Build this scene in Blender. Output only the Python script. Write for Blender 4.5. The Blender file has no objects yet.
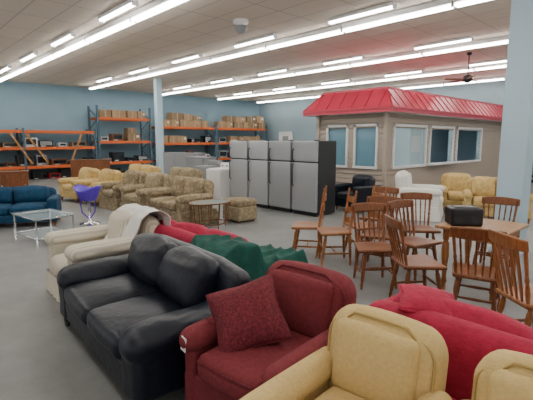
import bpy, bmesh, math, random
from mathutils import Vector, Matrix, Euler, noise
random.seed(7)
rad=math.radians
C=bpy.context.scene.collection

# ---------------- materials ----------------
def mat(name,col,rough=.8,metal=0,var=.0,vscale=8,bump=0,bscale=60,spec=.3,kind=None,col2=None,emit=0):
    m=bpy.data.materials.new(name); m.use_nodes=True
    nt=m.node_tree; N=nt.nodes; L=nt.links
    b=N['Principled BSDF']
    b.inputs['Base Color'].default_value=(*col,1)
    b.inputs['Roughness'].default_value=rough
    b.inputs['Metallic'].default_value=metal
    b.inputs['Specular IOR Level'].default_value=spec
    tc=N.new('ShaderNodeTexCoord')
    if kind=='stripe':
        w=N.new('ShaderNodeTexWave'); w.inputs['Scale'].default_value=vscale; w.bands_direction='X'
        L.new(tc.outputs['Object'],w.inputs['Vector'])
        r=N.new('ShaderNodeValToRGB'); r.color_ramp.elements[0].color=(*col,1); r.color_ramp.elements[1].color=(*col2,1)
        r.color_ramp.elements[0].position=.35; r.color_ramp.elements[1].position=.65
        L.new(w.outputs['Fac'],r.inputs['Fac']); L.new(r.outputs['Color'],b.inputs['Base Color'])
    elif kind=='floral':
        v=N.new('ShaderNodeTexNoise'); v.inputs['Scale'].default_value=vscale; v.inputs['Detail'].default_value=3; v.inputs['Distortion'].default_value=1.5
        L.new(tc.outputs['Object'],v.inputs['Vector'])
        r=N.new('ShaderNodeValToRGB'); e=r.color_ramp.elements
        e[0].position=.38; e[0].color=(*col,1); e[1].position=.62; e[1].color=(*col2,1)
        k=e.new(.5); k.color=(col[0]*.7,col[1]*.72,col[2]*.65,1)
        L.new(v.outputs['Fac'],r.inputs['Fac']); L.new(r.outputs['Color'],b.inputs['Base Color'])
    elif kind=='wood':
        mp=N.new('ShaderNodeMapping'); mp.inputs['Scale'].default_value=(6,6,1.2)
        L.new(tc.outputs['Object'],mp.inputs['Vector'])
        v=N.new('ShaderNodeTexNoise'); v.inputs['Scale'].default_value=4; v.inputs['Detail'].default_value=6; v.inputs['Distortion'].default_value=2
        L.new(mp.outputs['Vector'],v.inputs['Vector'])
        r=N.new('ShaderNodeValToRGB'); e=r.color_ramp.elements
        e[0].position=.35; e[0].color=(*(c*.65 for c in col),1); e[1].position=.65; e[1].color=(*(min(1,c*1.2) for c in col),1)
        L.new(v.outputs['Fac'],r.inputs['Fac']); L.new(r.outputs['Color'],b.inputs['Base Color'])
    elif var>0:
        v=N.new('ShaderNodeTexNoise'); v.inputs['Scale'].default_value=vscale; v.inputs['Detail'].default_value=5
        L.new(tc.outputs['Object'],v.inputs['Vector'])
        r=N.new('ShaderNodeValToRGB'); e=r.color_ramp.elements
        e[0].position=.3; e[0].color=(*(c*(1-var) for c in col),1); e[1].position=.7; e[1].color=(*(min(1,c*(1+var)) for c in col),1)
        L.new(v.outputs['Fac'],r.inputs['Fac']); L.new(r.outputs['Color'],b.inputs['Base Color'])
    if bump>0:
        v2=N.new('ShaderNodeTexNoise'); v2.inputs['Scale'].default_value=bscale; v2.inputs['Detail'].default_value=4
        L.new(tc.outputs['Object'],v2.inputs['Vector'])
        bp=N.new('ShaderNodeBump'); bp.inputs['Strength'].default_value=bump; bp.inputs['Distance'].default_value=.02
        L.new(v2.outputs['Fac'],bp.inputs['Height']); L.new(bp.outputs['Normal'],b.inputs['Normal'])
    if emit>0:
        b.inputs['Emission Color'].default_value=(*col,1); b.inputs['Emission Strength'].default_value=emit
    return m

M={}
M['black']=mat('black_leather',(.003,.006,.015),.42,bump=.3,bscale=14,spec=.4)
M['burg']=mat('burgundy_cloth',(.18,.026,.033),.85,var=.15,vscale=40,bump=.25,bscale=180)
M['burg2']=mat('dark_burgundy_cloth',(.14,.018,.026),.85,var=.4,vscale=60,bump=.25,bscale=180)
M['yellow']=mat('gold_cream_cloth',(.62,.45,.19),.85,var=.08,vscale=50,bump=.3,bscale=150)
M['yellowp']=mat('gold_piping',(.42,.29,.10),.85)
M['cream']=mat('ivory_slipcover',(.68,.62,.50),.9,kind='stripe',col2=(.50,.46,.37),vscale=10,bump=.15,bscale=30)
M['ivory']=mat('ivory_plain',(.72,.71,.66),.9,bump=.15,bscale=20)
M['red']=mat('crimson_cloth',(.38,.018,.055),.8,var=.15,vscale=20,bump=.25,bscale=40)
M['green']=mat('dark_green_cloth',(.008,.07,.052),.85,var=.25,vscale=12,bump=.3,bscale=25)
M['floral']=mat('floral_cloth',(.36,.28,.18),.9,kind='floral',col2=(.20,.15,.095),vscale=9)
M['floral2']=mat('floral_cloth_light',(.40,.32,.21),.9,kind='floral',col2=(.24,.18,.11),vscale=14)
M['tan']=mat('mustard_cloth',(.52,.37,.15),.9,var=.2,vscale=12,bump=.2,bscale=40)
M['blue']=mat('teal_blue_cloth',(.007,.05,.11),.8,var=.2,vscale=12,bump=.2,bscale=40)
M['oak']=mat('oak_wood',(.30,.115,.035),.4,kind='wood',spec=.4)
M['walnut']=mat('walnut_wood',(.20,.068,.022),.38,kind='wood',spec=.4)
M['pine']=mat('pine_wood',(.38,.19,.07),.42,kind='wood',spec=.4)
M['steel']=mat('brushed_silver',(.42,.44,.46),.42,metal=.45,spec=.5)
M['steel2']=mat('brushed_silver_dark',(.33,.345,.36),.42,metal=.45,spec=.5)
M['chrome']=mat('chrome',(.7,.7,.72),.18,metal=1)
M['blackp']=mat('black_plastic',(.012,.012,.014),.4,spec=.4)
M['dgray']=mat('dark_gray_metal',(.018,.019,.022),.45,spec=.4)
M['white']=mat('white_enamel',(.75,.75,.74),.4)
M['whitem']=mat('white_trim',(.68,.68,.68),.6)
M['orange']=mat('orange_beam',(.62,.12,.025),.5)
M['rackb']=mat('rack_upright',(.07,.12,.16),.5)
M['card']=mat('cardboard',(.36,.24,.14),.9,var=.15,vscale=5)
M['card2']=mat('cardboard_dark',(.25,.17,.10),.9,var=.15,vscale=5)
M['tape']=mat('tape',(.45,.36,.24),.4)
M['blue_col']=mat('pale_blue_paint',(.42,.56,.64),.6)
M['purple']=mat('purple_plastic',(.10,.04,.50),.3,spec=.5)
M['roofred']=mat('red_metal',(.44,.03,.06),.38,spec=.5)
M['siding']=mat('beige_siding',(.36,.305,.255),.75)
M['glassy']=mat('glass_tint',(.30,.36,.34),.05,spec=.6)
M['screen']=mat('screen_black',(.01,.012,.015),.15,spec=.6)
M['greyapp']=mat('grey_plastic',(.25,.26,.27),.5)
M['deck']=mat('particle_board',(.38,.27,.17),.85,var=.1,vscale=10)
M['redp']=mat('red_plastic',(.5,.03,.03),.5)
M['tube']=mat('fluorescent_tube',(1,.98,.93),.5,emit=22)
M['tag']=mat('paper_tag',(.75,.74,.7),.8)
gm=bpy.data.materials.new('clear_glass'); gm.use_nodes=True
b=gm.node_tree.nodes['Principled BSDF']; b.inputs['Base Color'].default_value=(.75,.9,.9,1); b.inputs['Roughness'].default_value=.05; b.inputs['Alpha'].default_value=.22
M['glass']=gm

# ---------------- geometry helpers ----------------
def root(name,loc=(0,0,0),rz=0):
    e=bpy.data.objects.new(name,None); e.location=loc; e.rotation_euler=(0,0,rad(rz)); e.empty_display_size=.1
    C.objects.link(e); return e
def mk(name,verts,faces,m,parent=None,loc=(0,0,0),rot=(0,0,0),smooth=True,mats=None,fm=None):
    me=bpy.data.meshes.new(name); me.from_pydata([tuple(v) for v in verts],[],faces)
    if mats:
        for x in mats: me.materials.append(x)
        for p,i in zip(me.polygons,fm): p.material_index=i
    else: me.materials.append(m)
    for p in me.polygons: p.use_smooth=smooth
    me.update()
    o=bpy.data.objects.new(name,me); C.objects.link(o); o.location=loc; o.rotation_euler=rot
    if parent: o.parent=parent
    return o
_grid={}
def cubegrid(n):
    if n in _grid: return _grid[n]
    idx={}; vs=[]; fs=[]
    def gv(p):
        k=tuple(round(c*n) for c in p)
        if k not in idx: idx[k]=len(vs); vs.append(tuple(c/ (n/2) -1 for c in k))
        return idx[k]
    for ax in range(3):
        for s in (0,1):
            for i in range(n):
                for j in range(n):
                    q=[]
                    for a,bb in ((i,j),(i+1,j),(i+1,j+1),(i,j+1)):
                        p=[0,0,0]; p[ax]=s; p[(ax+1)%3]=a/n; p[(ax+2)%3]=bb/n
                        q.append(gv(p))
                    if s==0: q.reverse()
                    fs.append(q)
    _grid[n]=(vs,fs); return _grid[n]
def rbox(parent,name,c,s,r,m,puff=(0,0,0),rot=(0,0,0),n=12,nz=0,nf=4,fn=None):
    vs,fs=cubegrid(n); h=[x/2 for x in s]; r=min(r,min(h)*.999); k=.5
    sd=Vector((random.random()*50,random.random()*50,0)); out=[]
    for v in vs:
        inn=[]; o=[]
        for u,hh in zip(v,h):
            sg=1 if u>=0 else -1; a=abs(u)
            inn.append(sg*min(a/k,1)*(hh-r)); o.append(sg*math.tan(max(0,(a-k)/(1-k))*math.pi/4))
        p=Vector(inn)+Vector(o).normalized()*r
        q=[max(0,1-(p[i]/h[i])**2) for i in range(3)]
        p.x+=(1 if v[0]>0 else -1)*puff[0]*q[1]*q[2]*(abs(v[0])==1)
        p.y+=(1 if v[1]>0 else -1)*puff[1]*q[0]*q[2]*(abs(v[1])==1)
        p.z+=(1 if v[2]>0 else -1)*puff[2]*q[0]*q[1]*(abs(v[2])==1)
        if fn: p=Vector(fn(p))
        if nz: p+=noise.noise_vector((p+Vector(c))*nf+sd)*nz
        out.append(p)
    return mk(name,out,fs,m,parent,c,rot)
def bx(parent,name,c,s,m,bev=0,rot=(0,0,0)):
    x,y,z=[a/2 for a in s]
    vs=[(-x,-y,-z),(x,-y,-z),(x,y,-z),(-x,y,-z),(-x,-y,z),(x,-y,z),(x,y,z),(-x,y,z)]
    fs=[(3,2,1,0),(4,5,6,7),(0,1,5,4),(1,2,6,5),(2,3,7,6),(3,0,4,7)]
    o=mk(name,vs,fs,m,parent,c,rot,smooth=False)
    if bev:
        md=o.modifiers.new('b','BEVEL'); md.width=bev; md.segments=2
    return o
class MB:
    def __init__(s): s.v=[];s.f=[];s.m=[];s.mats=[]
    def mi(s,m):
        if m not in s.mats: s.mats.append(m)
        return s.mats.index(m)
    def box(s,c,d,m,R=None):
        x,y,z=[a/2 for a in d]; o=len(s.v)
        for p in [(-x,-y,-z),(x,-y,-z),(x,y,-z),(-x,y,-z),(-x,-y,z),(x,-y,z),(x,y,z),(-x,y,z)]:
            p=Vector(p)
            if R: p=R@p
            s.v.append(p+Vector(c))
        for f in [(3,2,1,0),(4,5,6,7),(0,1,5,4),(1,2,6,5),(2,3,7,6),(3,0,4,7)]:
            s.f.append([i+o for i in f]); s.m.append(s.mi(m))
    def quad(s,ps,m):
        o=len(s.v); s.v+= [Vector(p) for p in ps]; s.f.append(list(range(o,o+len(ps)))); s.m.append(s.mi(m))
    def done(s,name,parent=None,loc=(0,0,0),rz=0):
        return mk(name,s.v,s.f,None,parent,loc,(0,0,rad(rz)),smooth=False,mats=s.mats,fm=s.m)
def tube(parent,name,pts,rr,m,seg=8,closed=False,loc=(0,0,0),rot=(0,0,0)):
    pts=[Vector(p) for p in pts]; n=len(pts)
    if not isinstance(rr,(list,tuple)): rr=[rr]*n
    vs=[];fs=[]; up=None
    for i,p in enumerate(pts):
        if closed: t=(pts[(i+1)%n]-pts[i-1]).normalized()
        else: t=(pts[min(i+1,n-1)]-pts[max(i-1,0)]).normalized()
        if up is None:
            up=Vector((0,0,1)) if abs(t.z)<.9 else Vector((1,0,0))
        a=t.cross(up)
        if a.length<1e-4: a=t.orthogonal()
        a.normalize(); bb=a.cross(t).normalized(); up=bb
        for k in range(seg):
            an=2*math.pi*k/seg; vs.append(p+(a*math.cos(an)+bb*math.sin(an))*rr[i])
    rng=n if closed else n-1
    for i in range(rng):
        for k in range(seg):
            j=(i+1)%n
            fs.append((i*seg+k,i*seg+(k+1)%seg,j*seg+(k+1)%seg,j*seg+k))
    if not closed:
        fs.append(tuple(range(seg))[::1]); fs.append(tuple(range((n-1)*seg,n*seg))[::-1])
    return mk(name,vs,fs,m,parent,loc,rot)
def turned(parent,name,p0,p1,prof,m,seg=10):
    p0=Vector(p0);p1=Vector(p1)
    return tube(parent,name,[p0.lerp(p1,t) for t,_ in prof],[r for _,r in prof],m,seg)
LEG=[(0,.016),(.05,.021),(.1,.015),(.14,.022),(.3,.024),(.42,.017),(.46,.024),(.5,.017),(.55,.022),(.75,.02),(.85,.014),(.88,.018),(1,.012)]
SPIN=[(0,.007),(.3,.011),(.45,.008),(.5,.012),(.55,.008),(.75,.011),(1,.007)]

# ---------------- upholstered seating ----------------
def seating(name,loc,rz,W,D,H,m,nc=1,arm='roll',aw=.2,ah=.6,sh=.44,legs='feet',mc=None,ma=None,pip=None,plump=.03,bt=.2,nz=.004,legmat=None,headroll=False,woodarm=None,loose=True,lean=-7):
    mc=mc or m; ma=ma or m; R=root(name,(loc[0],loc[1],0),rz)
    z0=.02 if legs=='skirt' else .1
    iw=W-2*aw
    rbox(R,'base',(0,0.01,(z0+sh-.13)/2),(W-.04,D-.06,sh-.13-z0),.03,m,nz=nz)
    th=rad(lean)
    bh=H-z0-.12; bw=W-(aw*.9 if arm!='pillow' else aw*.5); hw=bw/2
    def bf(p):
        k=max(0,(abs(p.x)/hw-.55)/.45)
        return (p.x,p.y,p.z-(.035*k*k if p.z>0 else 0))
    bc=(0,D/2-bt/2-.02,z0+.12+bh/2)
    rbox(R,'back',bc,(bw,bt,bh),min(.09,bt*.45),m,puff=(0,.015,.02),rot=(th,0,0),nz=nz,fn=bf)
    cw=iw/nc
    for i in range(nc):
        cx=-iw/2+cw*(i+.5)
        sd=D-bt-.04
        rbox(R,'seat_cushion_%d'%(i+1),(cx,-D/2+sd/2+.01,sh-.06),(cw-.008,sd,.16),.055,mc,puff=(0,.015,plump),nz=nz*1.5)
        if loose and (nc>1 or arm=='pillow' or headroll):
            rbox(R,'back_cushion_%d'%(i+1),(cx,D/2-bt-.07,sh+(H-sh)*.5+.02),(cw-.01,.2,(H-sh)*1.0),.085,mc,puff=(0,plump*1.6,plump),rot=(rad(-14),0,0),nz=nz*3)
        else:
            rbox(R,'inside_back',(cx,D/2-bt-.015,sh+(H-sh)*.46),(cw-.005,.09,(H-sh)*.92),.04,mc,puff=(0,.03,0.01),rot=(th,0,0),nz=nz)
    for sx in (-1,1):
        x=sx*(W/2-aw/2)
        al=D-.10
        if arm=='roll':
            rbox(R,'arm_panel_%d'%(sx+2),(x-sx*.01,-.04,(z0+ah-.06)/2),(aw-.07,al-.04,ah-.06-z0),.03,ma,nz=nz)
            rbox(R,'arm_roll_%d'%(sx+2),(x,-.045,ah-.075),(aw,al,.15),.074,ma,puff=(0,.01,.01),nz=nz)
        elif arm=='pillow':
            rbox(R,'arm_panel_%d'%(sx+2),(x,-.02,(z0+ah-.1)/2),(aw-.03,al,ah-.1-z0),.05,ma,nz=nz)
            rbox(R,'arm_pillow_%d'%(sx+2),(x,-.03,ah-.09),(aw+.03,al+.03,.2),.095,ma,puff=(.01,.01,.03),nz=nz*3)
        else:
            rbox(R,'arm_panel_%d'%(sx+2),(x,-.04,(z0+ah)/2),(aw,al,ah-z0),.045,ma,puff=(.0,0,.015),nz=nz)
        if woodarm:
            def wf(p): return (p.x*(.55+.45*max(0,min(1,(p.z+.2)/.35))),p.y-.02*max(0,p.z/.2)**2,p.z)
            rbox(R,'arm_front_%d'%(sx+2),(x,-D/2+.012,(ah+.08)/2),(.10,.035,ah-.10),.015,woodarm,fn=wf)
    if legs=='skirt':
        n=160; vs=[];fs=[]
        hw_=W/2+.005; hd=D/2-.01
        P=2*(2*hw_+2*hd)
        for i in range(n):
            d=i/n*P
            if d<2*hw_: p=(-hw_+d,-hd); nn=(0,-1)
            elif d<2*hw_+2*hd: p=(hw_,-hd+d-2*hw_); nn=(1,0)
            elif d<4*hw_+2*hd: p=(hw_-(d-2*hw_-2*hd),hd); nn=(0,1)
            else: p=(-hw_,hd-(d-4*hw_-2*hd)); nn=(-1,0)
            w=.008*math.sin(i*1.1)
            vs.append((p[0]-nn[0]*.005,p[1]-nn[1]*.005,.24)); vs.append((p[0]+nn[0]*(.012+w),p[1]+nn[1]*(.012+w),.008))
        for i in range(n):
            j=(i+1)%n; fs.append((2*i,2*i+1,2*j+1,2*j))
        mk('skirt',vs,fs,m,R)
    else:
        lm=legmat or M['walnut']
        for i,(a,bb) in enumerate(((-1,-1),(1,-1),(-1,1),(1,1))):
            turned(R,'foot_%d'%i,(a*(W/2-.08),bb*(D/2-.09),.13),(a*(W/2-.07),bb*(D/2-.08),0),[(0,.034),(.4,.036),(1,.02)],lm)
    if pip:
        x=hw-.022; zt=bh/2-.012; y=-bt/2+.02; pts=[(-x,y,-bh*.1)]
        for i in range(7):
            a=i*math.pi/12; pts.append((-x+.09*(1-math.cos(a)),y,zt-.035-.09+.09*math.sin(a)))
        for i in range(1,8):
            xx=(-x+.09)+(2*x-.18)*i/8; k=max(0,(abs(xx)/hw-.55)/.45); pts.append((xx,y-.004,zt-.035*k*k+.010*(1-(xx/x)**2)))
        for i in range(7):
            a=i*math.pi/12; pts.append((x-.09*(1-math.sin(a)),y,zt-.035-.09+.09*math.cos(a)))
        pts.append((x,y,-bh*.1))
        tube(R,'back_piping',pts,.007,pip,6,loc=bc,rot=(th,0,0))
        ysf=-D/2+.01
        for i in range(nc):
            cx=-iw/2+cw*(i+.5); h2=cw/2-.04
            tube(R,'seat_piping_%d'%i,[(cx-h2,ysf-.002,sh+.0),(cx,ysf-.013,sh+.0),(cx+h2,ysf-.002,sh+.0)],.006,pip,6)
    return R

def throw_pillow(name,loc,rot,s,t,m):
    def fn(p):
        h=s/2; x=p.x/h; y=p.y/h
        k=max(0,1-abs(x)**2.2)*max(0,1-abs(y)**2.2)
        pin=1-.10*(1-abs(x))*(abs(y)) ; pin2=1-.10*(1-abs(y))*(abs(x))
        return (p.x*pin2,p.y*pin,(1 if p.z>0 else -1)*(.012+t/2*k**.55) if abs(p.z)>1e-4 else 0)
    R=root(name,loc); R.rotation_euler=rot
    rbox(R,'cushion',(0,0,0),(s,s,.05),.01,m,n=16,nz=.006,nf=6,fn=fn)
    h=s/2
    pts=[]
    for a,bb in (((-h,-h),(h,-h)),((h,-h),(h,h)),((h,h),(-h,h)),((-h,h),(-h,-h))):
        for i in range(6):
            tt=i/6; x=a[0]+(bb[0]-a[0])*tt; y=a[1]+(bb[1]-a[1])*tt
            kx=1-.10*(1-abs(y/h))*abs(x/h); ky=1-.10*(1-abs(x/h))*abs(y/h)
            pts.append((x*kx,y*ky,0))
    tube(R,'piping',pts,.008,m,6,closed=True)
    return R

# ---------------- dining chairs ----------------
def dining_chair(kind,m,H=.95):
    R=root('dining_chair')
    def sf(p):
        return (p.x*(1-.12*(p.y/.2)),p.y,p.z-.012*max(0,1-(p.x/.17)**2)*max(0,1-(p.y/.17)**2)*(p.z>0))
    rbox(R,'seat',(0,0,.445),(.44,.42,.038),.018,m,fn=sf)
    L=[]
    for i,(a,b_) in enumerate(((-1,-1),(1,-1),(-1,1),(1,1))):
        p0=(a*.15,b_*.14,.43); p1=(a*(.205 if b_<0 else .18),b_*.205,0)
        if kind=='ladder' and b_>0: p0=(a*.175,.18,.47); p1=(a*.175,.2,0)
        turned(R,'leg_%d'%(i+1),p0,p1,LEG,m); L.append((Vector(p0),Vector(p1)))
    def at(i,z):
        p0,p1=L[i]; t=(p0.z-z)/(p0.z-p1.z); return p0.lerp(p1,t)
    ST=[(0,.009),(.3,.013),(.5,.016),(.7,.013),(1,.009)]
    for i,j in ((0,2),(1,3)): turned(R,'stretcher_%d'%i,at(i,.17),at(j,.17),ST,m)
    turned(R,'cross_stretcher',at(0,.17).lerp(at(2,.17),.5),at(1,.17).lerp(at(3,.17),.5),ST,m)
    turned(R,'front_stretcher',at(0,.24),at(1,.24),ST,m)
    ty=.27; by=.175
    if kind in('windsor','slat'):
        for a in(-1,1):
            turned(R,'back_post_%d'%(a+2),(a*.165,by,.455),(a*.2,ty,H-.03),[(0,.014),(.2,.019),(.35,.013),(.4,.019),(.45,.013),(.8,.016),(1,.012)],m)
        def cr(p):
            return (p.x,p.y+.035*(1-(p.x/.23)**2),p.z+.02*(1-(p.x/.23)**2)*(p.z>0))
        rbox(R,'crest_rail',(0,ty,H-.045),(.46,.024,.09),.012,m,fn=cr,rot=(rad(-10),0,0))
        n=5
        for i in range(n):
            x=(i-(n-1)/2)/((n-1)/2)
            p0=(x*.115,by+.012,.455); p1=(x*.14,ty+.03*(1-(x*.6)**2),H-.075)
            if kind=='windsor': turned(R,'spindle_%d'%i,p0,p1,SPIN,m,8)
            else:
                c=(Vector(p0)+Vector(p1))/2; l=(Vector(p1)-Vector(p0)).length
                def sl(p,l=l): 
                    t=p.z/l+.5; w=.45+.55*math.sin(math.pi*max(0,min(1,t*.98)))**.7
                    return (p.x*w,p.y,p.z)
                d=Vector(p1)-Vector(p0)
                rbox(R,'slat_%d'%i,c,(.036,.012,l),.005,m,fn=sl,rot=(-math.atan2(d.y,d.z),math.atan2(d.x,d.z),0))
    else:
        for a in(-1,1):
            turned(R,'back_post_%d'%(a+2),(a*.175,.18,.455),(a*.185,.255,H+.05),[(0,.018),(.3,.018),(.34,.013),(.38,.018),(.6,.018),(.64,.013),(.68,.018),(.9,.017),(.93,.01),(.96,.018),(.99,.012),(1,.004)],m)
        for i,z in enumerate((.58,.72,.87)):
            y=.18+(z-.455)/(H+.05-.455)*.075
            def cr(p,k=.02): return (p.x,p.y+.03*(1-(p.x/.18)**2),p.z+k*(1-(p.x/.18)**2)*(p.z>0))
            rbox(R,'ladder_slat_%d'%i,(0,y,z),(.355,.014,.075),.006,m,fn=cr)
    return R
def place(R,loc,rz):
    R.location=(loc[0],loc[1],0); R.rotation_euler=(0,0,rad(rz)); return R
def dup(R,loc,rz):
    e=root(R.name.split('.')[0],(loc[0],loc[1],0),rz)
    for c in R.children:
        o=bpy.data.objects.new(c.name.split('.')[0],c.data); C.objects.link(o); o.parent=e
        o.location=c.location; o.rotation_euler=c.rotation_euler
    return e

# ================= ROOM =================
CZ=4.2
XW=-21; YW=19.2; X1=4; Y0=-4
def plane(name,ps,m):
    return mk(name,ps,[(0,1,2,3)],m,smooth=False)
fm_=bpy.data.materials.new('concrete_floor'); fm_.use_nodes=True
nt=fm_.node_tree;N=nt.nodes;L=nt.links;b=N['Principled BSDF']
tc=N.new('ShaderNodeTexCoord'); n1=N.new('ShaderNodeTexNoise'); n1.inputs['Scale'].default_value=.9; n1.inputs['Detail'].default_value=10; n1.inputs['Roughness'].default_value=.7
L.new(tc.outputs['Object'],n1.inputs['Vector'])
r=N.new('ShaderNodeValToRGB'); r.color_ramp.elements[0].position=.32; r.color_ramp.elements[0].color=(.15,.153,.148,1); r.color_ramp.elements[1].position=.68; r.color_ramp.elements[1].color=(.255,.26,.255,1)
L.new(n1.outputs['Fac'],r.inputs['Fac'])
br=N.new('ShaderNodeTexBrick'); br.offset=0; br.inputs['Scale'].default_value=1; br.inputs['Brick Width'].default_value=6; br.inputs['Row Height'].default_value=6; br.inputs['Mortar Size'].default_value=.006
br.inputs['Color1'].default_value=(1,1,1,1); br.inputs['Color2'].default_value=(1,1,1,1); br.inputs['Mortar'].default_value=(.75,.75,.75,1)
L.new(tc.outputs['Object'],br.inputs['Vector'])
mx=N.new('ShaderNodeMix'); mx.data_type='RGBA'; mx.blend_type='MULTIPLY'; mx.inputs[0].default_value=1
L.new(r.outputs['Color'],mx.inputs[6]); L.new(br.outputs['Color'],mx.inputs[7]); L.new(mx.outputs[2],b.inputs['Base Color'])
b.inputs['Roughness'].default_value=.5
plane('floor',[(XW,Y0,0),(X1,Y0,0),(X1,YW,0),(XW,YW,0)],fm_)

cm=bpy.data.materials.new('ceiling_tiles'); cm.use_nodes=True
nt=cm.node_tree;N=nt.nodes;L=nt.links;b=N['Principled BSDF']
tc=N.new('ShaderNodeTexCoord')
br=N.new('ShaderNodeTexBrick'); br.offset=0; br.inputs['Scale'].default_value=1; br.inputs['Brick Width'].default_value=1.22; br.inputs['Row Height'].default_value=.61; br.inputs['Mortar Size'].default_value=.014
br.inputs['Color1'].default_value=(.70,.61,.52,1); br.inputs['Color2'].default_value=(.66,.575,.49,1); br.inputs['Mortar'].default_value=(.44,.39,.34,1)
L.new(tc.outputs['Object'],br.inputs['Vector']); L.new(br.outputs['Color'],b.inputs['Base Color']); b.inputs['Roughness'].default_value=.95
plane('ceiling',[(XW,YW,CZ),(X1,YW,CZ),(X1,Y0,CZ),(XW,Y0,CZ)],cm)
M['wall']=mat('blue_wall_paint',(.25,.38,.46),.8,var=.06,vscale=.6)
M['wall2']=mat('grey_teal_wall_paint',(.22,.29,.325),.8,var=.06,vscale=.6)
bx(None,'wall_west',(XW-.1,(Y0+YW)/2,CZ/2),(.2,YW-Y0,CZ),M['wall'])
bx(None,'wall_north',((XW+X1)/2,YW+.1,CZ/2),(X1-XW,.2,CZ),M['wall2'])
bx(None,'baseboard_west',(XW+.012,(Y0+YW)/2,.06),(.024,YW-Y0,.12),M['dgray'])
bx(None,'baseboard_north',((XW+X1)/2,YW-.012,.06),(X1-XW,.024,.12),M['dgray'])
dr=MB(); dr.box((0,0,1.05),(.95,.05,2.1),M['whitem']); dr.box((0,-.03,1.6),(.5,.02,.7),M['greyapp'])
dr.box((-.52,-.02,1.08),(.1,.09,2.16),M['white']);dr.box((.52,-.02,1.08),(.1,.09,2.16),M['white']);dr.box((0,-.02,2.16),(1.14,.09,.1),M['white'])
dr.box((.38,-.06,1.0),(.1,.05,.03),M['chrome'])
dr.done('door_1',loc=(-18.5,YW-.03,0))

def column(loc,w):
    R=root('support_column',(loc[0],loc[1],0))
    bx(R,'shaft',(0,0,CZ/2),(w,w,CZ-.002),M['blue_col'],.01)
    bx(R,'base_plate',(0,0,.04),(w+.08,w+.08,.08),M['blue_col'],.01)
column((-16.0,8.94),.25)
column((-2.0,7.04),.36)

def light_row(y,x0,x1,seg):
    R=root('fluorescent_strip_light',(0,y,0))
    x=x0; i=0
    hb=MB()
    while x<x1-.5:
        l=min(seg,x1-x)
        hb.box((x+l/2,0,CZ-.06),(l-.02,.16,.1),M['whitem'])
        hb.box((x+l/2,0,CZ-.115),(l-.04,.06,.03),M['whitem'])
        for s in(-1,1):
            hs_=[(x+.04,s*.05,CZ-.15),(x+l-.04,s*.05,CZ-.15)]
            tube(R,'tube_%d_%d'%(i,s+1),hs_,.024,M['tube'],8)
            for xx in(x+.02,x+l-.02): hb.box((xx,s*.05,CZ-.135),(.02,.05,.07),M['whitem'])
        x+=l; i+=1
    hb.done('housing',R)
def dashed_row(y,xs,l):
    for x in xs:
        R=root('fluorescent_fixture',(x,y,0))
        hb=MB(); hb.box((0,0,CZ-.04),(l,.14,.06),M['whitem'])
        for s in(-1,1):
            tube(R,'tube_%d'%(s+1),[(-l/2+.03,s*.035,CZ-.085),(l/2-.03,s*.035,CZ-.085)],.018,M['tube'],8)
            hb.box((s*(l/2-.01),0,CZ-.09),(.02,.12,.06),M['whitem'])
        hb.done('housing',R)
for y in (.4,4.1,7.8,11.5,15.2,18.3):
    light_row(y,-20.2,2.6,2.4)
dashed_row(3.72,[-17.2,-14.2,-11.2,-8.1,-5.0,-1.9],1.5)
for y in (7.25,10.9,14.6):
    dashed_row(y,[-17.2,-14.2,-11.2,-8.1,-5.0,-1.9],1.5)

R=root('ceiling_security_camera',(-7.1,5.97,0))
turned(R,'mount',(0,0,CZ),(0,0,CZ-.12),[(0,.16),(.5,.16),(.6,.1),(1,.09)],M['white'],20)
turned(R,'dome',(0,0,CZ-.12),(0,0,CZ-.28),[(0,.13),(.4,.13),(.7,.1),(.9,.06),(1,.01)],M['greyapp'],20)
R=root('ceiling_fan',(-5.1,12.9,0))
turned(R,'downrod',(0,0,CZ),(0,0,3.55),[(0,.07),(.1,.07),(.12,.015),(1,.015)],M['blackp'])
turned(R,'motor',(0,0,3.57),(0,0,3.35),[(0,.06),(.2,.13),(.7,.13),(1,.05)],M['blackp'],18)
for i in range(5):
    a=rad(72*i+15); rbox(R,'blade_%d'%i,(math.cos(a)*.42,math.sin(a)*.42,3.45),(.52,.13,.014),.006,M['walnut'],rot=(rad(10),0,a),n=6)

# ================= KIOSK BUILDING =================
K=root('kiosk_building',(0,0,0))
kx0,kx1,ky0,ky1=-7.85,-5.66,9.5,18.1; kh=2.42
wE=[(9.87,11.65),(11.9,13.5),(13.78,15.85)]; wS=[(-7.53,-6.85),(-6.6,-5.92)]
z0w,z1w=.98,2.08
sd=MB()
def spans(a,b,ops,z):
    if not(z0w-.05<z<z1w): return [(a,b)]
    out=[];c=a
    for o in ops:
        out.append((c,o[0])); c=o[1]
    out.append((c,b)); return out
nh=18; ph=kh/nh
for i in range(nh):
    z=ph*(i+.5)
    for a,b_ in spans(ky0,ky1,wE,z):
        sd.box((kx1-.03,(a+b_)/2,z),(.02,b_-a,ph*1.08),M['siding'],Matrix.Rotation(rad(-11),3,'Y'))
    for a,b_ in spans(kx0,kx1,wS,z):
        sd.box(((a+b_)/2,ky0+.03,z),(b_-a,.02,ph*1.08),M['siding'],Matrix.Rotation(rad(-11),3,'X'))
sd.done('siding',K)
M['kin']=mat('kiosk_interior_paint',(.42,.58,.66),.8)
wl=MB()
for z_a,z_b in ((0,z0w),(z1w,kh)):
    zc=(z_a+z_b)/2; zh=z_b-z_a
    wl.box((kx1-.1,(ky0+ky1)/2,zc),(.1,ky1-ky0-.1,zh),M['kin'])
    wl.box(((kx0+kx1)/2,ky0+.1,zc),(kx1-kx0-.1,.1,zh),M['kin'])
for a,b_ in spans(ky0+.05,ky1-.05,wE,1.5): wl.box((kx1-.1,(a+b_)/2,1.53),(.1,b_-a,1.1),M['kin'])
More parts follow.
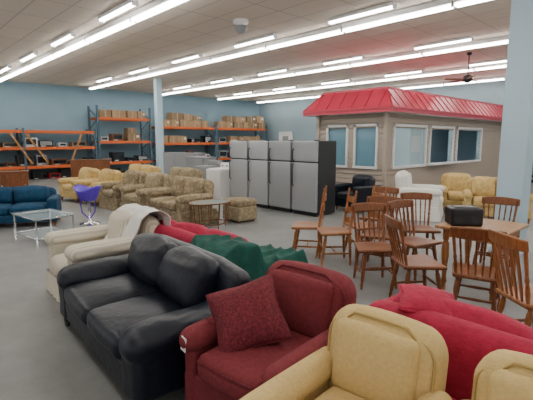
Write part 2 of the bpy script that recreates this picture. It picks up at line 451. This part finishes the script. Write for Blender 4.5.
for a,b_ in spans(kx0+.05,kx1-.05,wS,1.5): wl.box(((a+b_)/2,ky0+.1,1.53),(b_-a,.1,1.1),M['kin'])
wl.box((kx0+.05,(ky0+ky1)/2,kh/2),(.1,ky1-ky0-.1,kh),M['kin'])
wl.box(((kx0+kx1)/2,ky1-.05,kh/2),(kx1-kx0-.1,.1,kh),M['kin'])
wl.box(((kx0+kx1)/2,(ky0+ky1)/2,kh-.03),(kx1-kx0-.25,ky1-ky0-.25,.05),M['whitem'])
wl.box((-6.9,11.6,kh/2),(1.6,.08,kh-.1),M['kin'])
wl.box((kx0+.13,13.3,1.5),(.04,.8,1.0),M['screen'])
wl.box((kx0+.15,14.9,1.55),(.04,1.0,.6),M['whitem'])
wl.done('walls',K)
tr=MB(); t=.065
for a,b_ in wE:
    x=kx1+.0
    tr.box((x,a,1.53),(.05,t,1.1+t),M['whitem']);tr.box((x,b_,1.53),(.05,t,1.1+t),M['whitem'])
    tr.box((x,(a+b_)/2,z0w),(.07,b_-a+t,t),M['whitem']);tr.box((x,(a+b_)/2,z1w),(.05,b_-a+t,t),M['whitem'])
for a,b_ in wS:
    y=ky0
    tr.box((a,y,1.53),(t*.8,.05,1.1+t),M['whitem']);tr.box((b_,y,1.53),(t*.8,.05,1.1+t),M['whitem'])
    tr.box(((a+b_)/2,y,z0w),(b_-a+t,.07,t),M['whitem']);tr.box(((a+b_)/2,y,z1w),(b_-a+t,.05,t),M['whitem'])
tr.box((kx1-.0,ky0+.0,kh/2),(.1,.1,kh),M['siding'])
tr.box((kx0,ky0+.0,kh/2),(.1,.1,kh),M['siding'])
tr.box((kx1,ky1,kh/2),(.1,.1,kh),M['siding'])
tr.box((kx1+.09,12.7,z0w+.02),(.3,2.0,.04),M['whitem'])
tr.done('window_trim',K)
gl=MB()
M['blueglass']=mat('blue_window',(.13,.25,.32),.12,spec=.6)
for a,b_ in wS: gl.box(((a+b_)/2,ky0+.06,1.53),(b_-a,.01,1.1),M['blueglass'])
gl.done('side_window_panes',K)
gl=MB()
for a,b_ in wE[:1]: gl.box((kx1-.06,(a+b_)/2,1.53),(.008,b_-a,1.1),M['glass'])
gl.done('front_window_panes',K)
ov=.32; e0,e1,f0,f1=kx0-ov,kx1+ov,ky0-ov,ky1+ov; ins=.42; zb,zt=kh-.04,3.0
rf=MB()
B=[(e0,f0,zb),(e1,f0,zb),(e1,f1,zb),(e0,f1,zb)]; B2=[(x,y,zb+.11) for x,y,_ in B]
T=[(e0+ins,f0+ins,zt),(e1-ins,f0+ins,zt),(e1-ins,f1-ins,zt),(e0+ins,f1-ins,zt)]
for i in range(4):
    j=(i+1)%4
    rf.quad([B[i],B[j],B2[j],B2[i]],M['roofred']); rf.quad([B2[i],B2[j],T[j],T[i]],M['roofred'])
rf.quad(T,M['roofred']); rf.quad(B[::-1],M['whitem'])
def rib(p,q,w=.03,h=.02):
    p=Vector(p);q=Vector(q);d=q-p;l=d.length;z=d.normalized(); x=Vector((0,0,1)).cross(z); 
    if x.length<.01:x=Vector((1,0,0))
    x.normalize(); y=z.cross(x)
    Rm=Matrix((x,y,z)).transposed(); rf.box((p+q)/2,(w,h*2,l),M['roofred'],Rm)
for i in range(4):
    j=(i+1)%4; n=int((Vector(B2[j])-Vector(B2[i])).length/.36)
    a=Vector(B2[i]);b_=Vector(B2[j]);c=Vector(T[i]);d=Vector(T[j]); ed=(b_-a).normalized(); Ln=(b_-a).length
    for k in range(n+1):
        s=Ln*k/n; p=a+ed*s
        f=min(1,s/ins,(Ln-s)/ins)
        up=(c-a)-ed*ins
        if f>.1: rib(p,p+up*f)
    rib(a,c,.05,.03)
    rib(c,d,.06,.03); rib(a,b_,.05,.02)
rf.done('metal_roof',K)
bx(K,'interior_lamp',(-6.5,13.6,kh-.09),(.3,2.4,.05),mat('lamp_panel',(1,1,1),.5,emit=6))
bx(K,'interior_lamp_front',(-6.5,10.6,kh-.09),(.3,1.2,.05),bpy.data.materials['lamp_panel'])
bx(K,'counter',(-6.15,12.8,.9),(.5,5.5,.05),M['whitem'])

# ================= FRIDGES =================
def fridge(x,y,sm):
    R=root('refrigerator',(x,y,0)); w,d,h=.72,.62,1.68
    bx(R,'cabinet',(0,.05,h/2+.02),(w,d,h-.04),M['dgray'],.01)
    sp=1.2
    rbox(R,'lower_door',(0,-d/2+.0,(sp+.1)/2+.0),(w-.01,.09,sp-.1),.018,sm,puff=(0,.004,0))
    rbox(R,'freezer_door',(0,-d/2+.0,(h+sp+.02)/2),(w-.01,.09,h-sp-.02),.018,sm,puff=(0,.004,0))
    bx(R,'kick_plate',(0,-d/2+.03,.05),(w-.04,.05,.08),M['blackp'])
    for z0_,z1_ in((.66,1.17),(1.23,1.5)):
        tube(R,'handle_%d'%int(z0_*10),[(-w/2+.06,-d/2-.045,z0_),(-w/2+.06,-d/2-.09,z0_+.04),(-w/2+.06,-d/2-.09,z1_-.04),(-w/2+.06,-d/2-.045,z1_)],.014,M['dgray'])
    bx(R,'hinge_cap',(w/2-.06,-d/2+.03,h+.012),(.08,.08,.025),M['blackp'],.004)
for i in range(4): fridge(-8.52+.765*i,7.38,M['steel'] if i<2 else M['steel2'])

def washer(x,y,m,top=.92):
    R=root('washing_machine',(x,y,0))
    bx(R,'body',(0,0,top/2),(.68,.64,top-.01),m,.015)
    bx(R,'lid',(0,-.05,top+.01),(.58,.42,.02),m,.006)
    rbox(R,'console',(0,.26,top+.08),(.68,.1,.17),.02,m,rot=(rad(-12),0,0),n=8)
    for i in range(3): turned(R,'knob_%d'%i,(-.2+.2*i,.2,top+.08),(-.2+.2*i,.17,top+.075),[(0,.03),(1,.025)],M['greyapp'])
washer(-9.85,7.5,M['white'],.86); washer(-10.65,7.6,M['greyapp'],.9)

# ================= RACKS =================
def rack(y0,y1,H,levels,nb,x=-20.2,dep=1.0):
    R=root('pallet_rack',(x,0,0)); mb=MB(); om=MB()
    for i in range(nb+1):
        y=y0+(y1-y0)*i/nb
        for s in(-1,1): mb.box((s*dep/2,y,H/2),(.08,.08,H),M['rackb'])
        z=.2;k=0
        while z<H-.5:
            a=Vector((-dep/2,y,z));c=Vector((dep/2,y,z+.5)) 
            if k%2: a.x,c.x=c.x,a.x
            d=c-a; zz=d.normalized(); yy=Vector((0,1,0)); xx=yy.cross(zz)
            mb.box((a+c)/2,(.03,.03,d.length),M['rackb'],Matrix((xx,yy,zz)).transposed()); z+=.5;k+=1
    for z in levels:
        for s in(-1,1): om.box((s*dep/2,(y0+y1)/2,z),(.05,y1-y0,.12),M['orange'])
        om.box((0,(y0+y1)/2,z+.05),(dep,y1-y0-.1,.025),M['deck'])
    mb.done('uprights',R); om.done('beams_and_decks',R)
rack(-1.2,7.7,2.2,[.55,1.35,2.05],3)
rack(7.85,10.5,3.3,[.6,1.6,2.7],1)
rack(11.0,14.6,2.5,[.6,1.5,2.35],1)
rack(14.7,18.6,2.6,[.6,1.5,2.35],1)
def cbox(mb,c,s,rz,m):
    Rm=Matrix.Rotation(rz,3,'Z'); mb.box((c[0],c[1],c[2]+s[2]/2),s,m,Rm)
    mb.box((c[0],c[1],c[2]+s[2]/2),(s[0]+.006,.05,s[2]+.006),M['tape'],Rm)
    if random.random()<.5: mb.box((c[0]+s[0]/2+.004,c[1]+s[1]*.28,c[2]+s[2]*.6),(.004,s[1]*.22,s[2]*.3),M['tag'],None)
def boxes(name,x,y0,y1,z,maxh,rows=2):
    mb=MB(); zz=z
    for k in range(rows):
        y=y0+random.random()*.1
        while y<y1-.3:
            w=random.uniform(.4,.75); h=min(maxh,random.uniform(.24,.42)); 
            if random.random()<.8 or k==0: cbox(mb,(x+random.uniform(-.05,.05),y+w/2,zz+0),(.5,w,h if k else .36),random.uniform(-.05,.05),random.choice([M['card'],M['card'],M['card2']]))
            y+=w+.06
        zz+=.366
    mb.done(name)
ZT=.063
boxes('cardboard_box_stack',-20.1,8.0,10.3,2.7+ZT,.4,1)
boxes('cardboard_box_stack',-20.1,9.3,10.3,1.6+ZT,.4,2)
boxes('cardboard_box_stack',-20.1,11.2,14.5,2.35+ZT,.4,2)
boxes('cardboard_box_stack',-20.1,14.9,18.4,2.35+ZT,.45,2)
boxes('cardboard_box_stack',-20.1,11.1,12.6,1.5+ZT,.4,2)
boxes('cardboard_box_stack',-20.1,15.8,18.4,1.5+ZT,.4,1)
def goods(y0,y1,z,mx_=.45,x=-20.0):
    mb=MB(); y=y0
    while y<y1-.2:
        w=random.uniform(.2,.65); h=random.uniform(.12,mx_); m=random.choice([M['blackp'],M['dgray'],M['greyapp'],M['white'],M['card2'],M['walnut'],M['screen'],M['redp'] if random.random()<.3 else M['dgray']])
        mb.box((x,y+w/2,z+h/2),(.45,w,h),m)
        mb.box((x+.23,y+w/2,z+h*.55),(.015,w*.8,h*.6),M['screen'] if m!=M['screen'] else M['greyapp'])
        mb.box((x+.235,y+w*.3,z+h*.12),(.02,w*.3,h*.1),M['whitem'])
        y+=w+random.uniform(.03,.25)
    mb.done('assorted_shelf_goods')
for a,c,z in((0,7.5,.55),(1.5,7.5,1.35),(8,10.4,.6),(8,9.0,1.6),(11.1,14.5,.6),(13.0,14.5,1.5),(14.9,15.6,1.5),(14.9,18.4,.6)): goods(a,c,z+ZT)
goods(2.0,9,.0,.5,-20.3)
mb=MB()
for y,a in((4.6,30),(5.2,32),(6.8,-24)):
    mb.box((-19.62,y,1.35),(.03,.08,1.5),M['pine'],Matrix.Rotation(rad(a),3,'X'))
mb.done('wooden_bed_rails')

def cabinet(name,x,y,w,d,h,m,rz=0,doors=2):
    R=root(name,(x,y,0),rz)
    bx(R,'carcass',(0,0,h/2),(w,d,h),m,.01); bx(R,'top',(0,0,h+.012),(w+.04,d+.04,.025),m,.005)
    for i in range(doors):
        cw=w/doors; bx(R,'door_%d'%i,(-w/2+cw*(i+.5),-d/2-.01,h/2),(cw-.03,.02,h-.08),m,.006)
        turned(R,'knob_%d'%i,(-w/2+cw*(i+.5)+cw*.35,-d/2-.02,h/2),(-w/2+cw*(i+.5)+cw*.35,-d/2-.05,h/2),[(0,.012),(1,.018)],M['chrome'])
cabinet('storage_cabinet',-13.6,8.6,1.6,.5,1.2,M['greyapp'],20,3)
cabinet('storage_cabinet',-12.1,8.3,1.1,.5,1.1,M['greyapp'],0,2)
cabinet('dresser',-17,6.4,1.4,.5,.9,M['walnut'],60,3)
cabinet('sideboard',-14.5,2.6,1.8,.5,.75,M['walnut'],75,3)

# ================= FURNITURE =================
seating('armchair',(-4.53,1.80),-3,1.04,1.0,.86,M['cream'],1,'roll',.24,.68,legs='skirt',nz=.008,headroll=True)
seating('sofa',(-3.06,1.53),-4,1.82,.98,.79,M['black'],2,'pillow',.26,.55,sh=.43,plump=.05,nz=.010,bt=.2,legmat=M['blackp'])
seating('armchair',(-1.72,1.70),6,.82,.90,.86,M['burg'],1,'roll',.16,.60,sh=.46,pip=M['burg2'])
seating('armchair',(-.99,1.44),4,.72,.86,.84,M['yellow'],1,'roll',.145,.60,sh=.46,pip=M['yellowp'],legmat=M['walnut'],woodarm=M['walnut'])
seating('armchair',(-.30,1.50),3,.70,.86,.83,M['yellow'],1,'roll',.145,.60,sh=.46,pip=M['yellowp'],legmat=M['walnut'],woodarm=M['walnut'])
pr=(Matrix.Rotation(rad(36),3,'Z')@Matrix.Rotation(rad(46),3,'X')@Matrix.Rotation(rad(24),3,'Z')).to_euler()
throw_pillow('throw_pillow',(-1.84,1.58,.64),pr,.43,.2,M['burg2'])
mb=MB(); mb.box((-2.0,1.225,.52),(.05,.004,.09),M['tag'],Matrix.Rotation(rad(10),3,'Y')); mb.done('price_tag')
def drape(name,loc,rz,prof,w,m,fold=.02,nf=9,skew=0):
    P=[Vector((0,y,z)) for y,z in prof]; seg=[0]
    for i in range(1,len(P)): seg.append(seg[-1]+(P[i]-P[i-1]).length)
    nu,nv=48,56; vs=[];fs=[]
    sdv=random.random()*30
    for j in range(nv+1):
        s=seg[-1]*j/nv; i=0
        while i<len(seg)-2 and s>seg[i+1]: i+=1
        t=(s-seg[i])/max(1e-6,seg[i+1]-seg[i]); p=P[i].lerp(P[i+1],t); d=(P[i+1]-P[i]).normalized(); nn=Vector((0,-d.z,d.y))
        for k in range(nu+1):
            u=k/nu-.5
            f=fold*(.9+math.sin(u*nf*6.28+3*math.sin(s*2+sdv)+noise.noise(Vector((u*3,s*2,sdv)))*4))*(.5+.5*min(1,abs(j/nv-.4)*4))
            q=p+nn*f; x=u*w*(1+.15*math.sin(s*3+sdv))+skew*s
            vs.append((x,q.y,q.z+noise.noise(Vector((u*5,s*4,sdv)))*.012))
    for j in range(nv):
        for k in range(nu):
            a=j*(nu+1)+k; fs.append((a,a+1,a+nu+2,a+nu+1))
    o=mk(name,vs,fs,m,None,(loc[0],loc[1],0),(0,0,rad(rz)))
    md=o.modifiers.new('s','SOLIDIFY'); md.thickness=.008
    return o
drape('throw_blanket',(-4.4,1.83),-3,[(.0,.52),(.08,.62),(.2,.88),(.3,.93),(.42,.93),(.52,.86),(.55,.55)],.62,M['ivory'],.014,3)
seating('sofa',(-3.76,2.64),180,2.2,.92,.76,M['red'],3,'roll',.2,.58,nz=.010,plump=.05)
seating('sofa',(-.50,2.66),180,2.1,.92,.69,M['red'],2,'roll',.2,.56,sh=.4,nz=.010,plump=.05)
throw_pillow('throw_pillow',(-1.12,2.44,.70),Euler((rad(6),rad(6),rad(30))),.34,.12,M['red'])
def hf_drape(name,x0,x1,y0,y1,hf,m,n=80,amp=.012):
    g=[[hf(x0+(x1-x0)*i/n,y0+(y1-y0)*j/n) for i in range(n+1)] for j in range(n+1)]
    def blur(a):
        return [[sum(a[min(n,max(0,j+dj))][min(n,max(0,i+di))] for dj in(-1,0,1) for di in(-1,0,1))/9 for i in range(n+1)] for j in range(n+1)]
    s=g
    for _ in range(6): s=blur(s)
    s=[[max(s[j][i],g[j][i]-.01) for i in range(n+1)] for j in range(n+1)]
    for _ in range(3): s=blur(s)
    vs=[];fs=[]
    for j in range(n+1):
        for i in range(n+1):
            u=i/n;v=j/n; x=x0+(x1-x0)*u; y=y0+(y1-y0)*v
            q=noise.noise(Vector((x*2.5,y*2.5,3)))
            w=(x*1.0+y*.35)*16+q*5+math.sin(y*6)*.8
            f=amp*(1+(1-abs(math.sin(w)))*3.0-.8+q*1.2)
            ex=.10*noise.noise(Vector((y*3,1,7))); ey=.08*noise.noise(Vector((x*3,5,2)))
            vs.append((x+ex*(abs(u-.5)*2),y+ey*(abs(v-.5)*2),s[j][i]+.015+f))
    for j in range(n):
        for i in range(n):
            a=j*(n+1)+i; fs.append((a,a+1,a+n+2,a+n+1))
    o=mk(name,vs,fs,m); md=o.modifiers.new('s','SOLIDIFY'); md.thickness=.01
    return o
def gh(x,y):
    if x>-2.64: return max(.2,.60-(x+2.64)*1.9)
    if y<2.16: return .77-(2.16-y)*.5
    if y<2.46: return .77
    if x>-2.90: return .59
    if y>3.08: return .25
    return .56
hf_drape('green_throw_blanket',-3.2,-2.44,1.98,3.0,gh,M['green'])

# mid-left row
seating('loveseat',(-7.65,4.7),0,1.5,.92,.88,M['floral'],2,'roll',.22,.62,legs='skirt')
seating('armchair',(-9.0,4.65),0,1.0,.92,.9,M['floral2'],1,'roll',.2,.62,legs='skirt',headroll=True)
seating('armchair',(-10.1,4.6),0,1.0,.92,.9,M['floral'],1,'roll',.2,.62,legs='skirt',headroll=True)
seating('armchair',(-11.2,4.45),5,.95,.9,.88,M['tan'],1,'roll',.2,.62,headroll=True)
seating('armchair',(-12.25,4.3),8,.95,.9,.88,M['tan'],1,'roll',.2,.62,headroll=True)
seating('sofa',(-12.3,6.0),0,1.9,.9,.9,M['tan'],2,'roll',.2,.62)
seating('loveseat',(-9.9,6.0),0,1.5,.9,.92,M['floral2'],2,'roll',.2,.62)
R=root('ottoman',(-6.75,5.6,0),0)
rbox(R,'base',(0,0,.19),(.56,.5,.3),.03,M['floral2']); rbox(R,'cushion',(0,0,.4),(.58,.52,.14),.05,M['floral'],puff=(0,0,.03))
for a in(-1,1):
    for c in(-1,1): turned(R,'foot_%d%d'%(a+1,c+1),(a*.22,c*.19,.05),(a*.22,c*.19,0),[(0,.03),(1,.02)],M['walnut'])
R=root('end_table',(-6.5,4.65,0),0)
ring=lambda z,a,b_:[(a*math.cos(t*math.pi/12),b_*math.sin(t*math.pi/12),z) for t in range(24)]
tube(R,'top_rim',ring(.52,.3,.42),.013,M['walnut'],8,closed=True)
mk('table_top',ring(.525,.3,.42),[tuple(range(24))],M['glassy'],R,smooth=False)
tube(R,'lower_rim',ring(.12,.26,.37),.01,M['walnut'],8,closed=True)
for i in range(0,24,2):
    t=i*math.pi/12; turned(R,'bar_%d'%i,(.3*math.cos(t),.42*math.sin(t),.52),(.26*math.cos(t),.37*math.sin(t),0 if i%6==0 else .12),[(0,.007),(1,.007)],M['walnut'])

R=root('bar_stool',(-8.6,3.15,0),30)
turned(R,'base',(0,0,0),(0,0,.05),[(0,.2),(.4,.19),(1,.03)],M['chrome'],24)
turned(R,'stem',(0,0,.04),(0,0,.5),[(0,.028),(1,.025)],M['chrome'],12)
for i in range(3):
    a=i*2.1; tube(R,'strut_%d'%i,[(0,0,.1),(.14*math.cos(a),.14*math.sin(a),.25),(.17*math.cos(a),.17*math.sin(a),.5)],.014,M['purple'])
vs=[];fs=[]
for j in range(9):
    t=j/8; 
    for k in range(28):
        a=k/28*6.283; hh=.22+.10*math.cos(a)**2
        r_=.06+.18*t**.6+.03*(t>.95); vs.append((r_*math.cos(a),r_*math.sin(a),.47+t*t*hh))
for j in range(8):
    for k in range(28): fs.append((j*28+k,j*28+(k+1)%28,(j+1)*28+(k+1)%28,(j+1)*28+k))
fs.append(tuple(range(28))[::-1])
o=mk('bucket_seat',vs,fs,M['purple'],R); o.modifiers.new('s','SOLIDIFY').thickness=.02

seating('sofa',(-9.55,2.0),66,1.7,.88,.72,M['blue'],2,'track',.18,.55,sh=.4)
R=root('coffee_table',(-7.7,2.05,0),8)
for a in(-1,1):
    for c in(-1,1): tube(R,'leg_%d%d'%(a+1,c+1),[(a*.42,c*.3,0),(a*.42,c*.3,.45)],.014,M['chrome'])
for z in(.12,.44):
    tube(R,'frame_%d'%int(z*100),[(-.42,-.3,z),(.42,-.3,z),(.42,.3,z),(-.42,.3,z)],.012,M['chrome'],8,closed=True)
bx(R,'glass_top',(0,0,.46),(.9,.66,.012),M['glass']); bx(R,'glass_shelf',(0,0,.135),(.82,.58,.01),M['glass'])
R=root('loudspeaker',(-7.55,.98,0),50)
bx(R,'cabinet',(0,0,.16),(.28,.26,.32),M['blackp'],.01)
for z,r_ in((.12,.08),(.25,.04)): turned(R,'cone_%d'%int(z*100),(0,-.132,z),(0,-.12,z),[(0,r_),(.5,r_*.8),(1,.01)],M['dgray'],18)

# right side
seating('armchair',(-5.85,8.5),-10,.8,.75,.84,M['black'],1,'track',.14,.62)
seating('armchair',(-4.35,8.8),110,1.0,.95,1.0,M['ivory'],1,'roll',.18,.68,legs='skirt')
seating('armchair',(-4.1,10.2),30,.85,.85,.88,M['tan'],1,'roll',.18,.6)
seating('loveseat',(-3.1,9.75),25,1.3,.85,.86,M['tan'],2,'roll',.18,.6)
R=root('wire_shelving',(-4.4,18.8,0),0)
sm=MB()
for a in(-1,1):
    for c in(-1,1): sm.box((a*.9,c*.25,1.1),(.04,.04,2.2),M['blackp'])
for z in(.3,.8,1.3,1.8,2.15):
    sm.box((0,-.25,z),(1.8,.02,.04),M['blackp']);sm.box((0,.25,z),(1.8,.02,.04),M['blackp'])
    for i in range(13): sm.box((-.84+.14*i,0,z),(.012,.5,.012),M['blackp'])
sm.done('frame',R)

# dining group
w1=dining_chair('windsor',M['walnut'],.92); place(w1,(-2.62,4.24),50)
s1=dining_chair('slat',M['oak'],.97); place(s1,(-.86,3.78),142)
l1=dining_chair('ladder',M['oak'],.98); place(l1,(-4.0,4.62),-55)
dup(l1,(-3.50,4.60),-40)
dup(l1,(-3.42,5.2),-30)
dup(w1,(-1.98,4.02),140)
dup(w1,(-2.42,4.85),75)
dup(w1,(-1.42,4.12),-165)
dup(w1,(-1.85,5.9),10)
dup(w1,(-2.92,4.85),25)
dup(w1,(-2.75,5.6),40)
dup(w1,(-3.6,5.9),10)
R=root('dining_table',(-1.70,4.98,0),0)
rbox(R,'top',(0,0,.735),(.72,.85,.035),.015,M['pine'])
bx(R,'apron',(0,0,.67),(.58,.7,.09),M['oak'])
for a in(-1,1):
    for c in(-1,1): turned(R,'leg_%d%d'%(a+1,c+1),(a*.26,c*.33,.7),(a*.26,c*.33,0),[(0,.035),(.15,.035),(.18,.025),(.22,.04),(.4,.042),(.6,.028),(.8,.024),(.85,.035),(.9,.022),(1,.026)],M['oak'])
R=root('portable_stereo',(-1.85,4.82,.7525),40)
rbox(R,'body',(0,0,.1),(.34,.26,.2),.025,M['blackp'],n=8)
bx(R,'top_panel',(0,0,.203),(.25,.18,.01),M['dgray'])
for a in(-1,1): turned(R,'speaker_%d'%(a+1),(a*.09,-.133,.09),(a*.09,-.125,.09),[(0,.055),(1,.02)],M['dgray'],16)

# ================= LIGHT / CAMERA =================
w=bpy.data.worlds.new('world'); bpy.context.scene.world=w; w.use_nodes=True
w.node_tree.nodes['Background'].inputs[0].default_value=(1,.98,.95,1); w.node_tree.nodes['Background'].inputs[1].default_value=.85
cam=bpy.data.cameras.new('camera'); cam.sensor_width=36; cam.lens=28.23; cam.clip_end=200
co=bpy.data.objects.new('camera',cam); C.objects.link(co); co.location=(0,0,1.7); co.rotation_euler=(rad(81.83),0,rad(46.6))
bpy.context.scene.camera=co
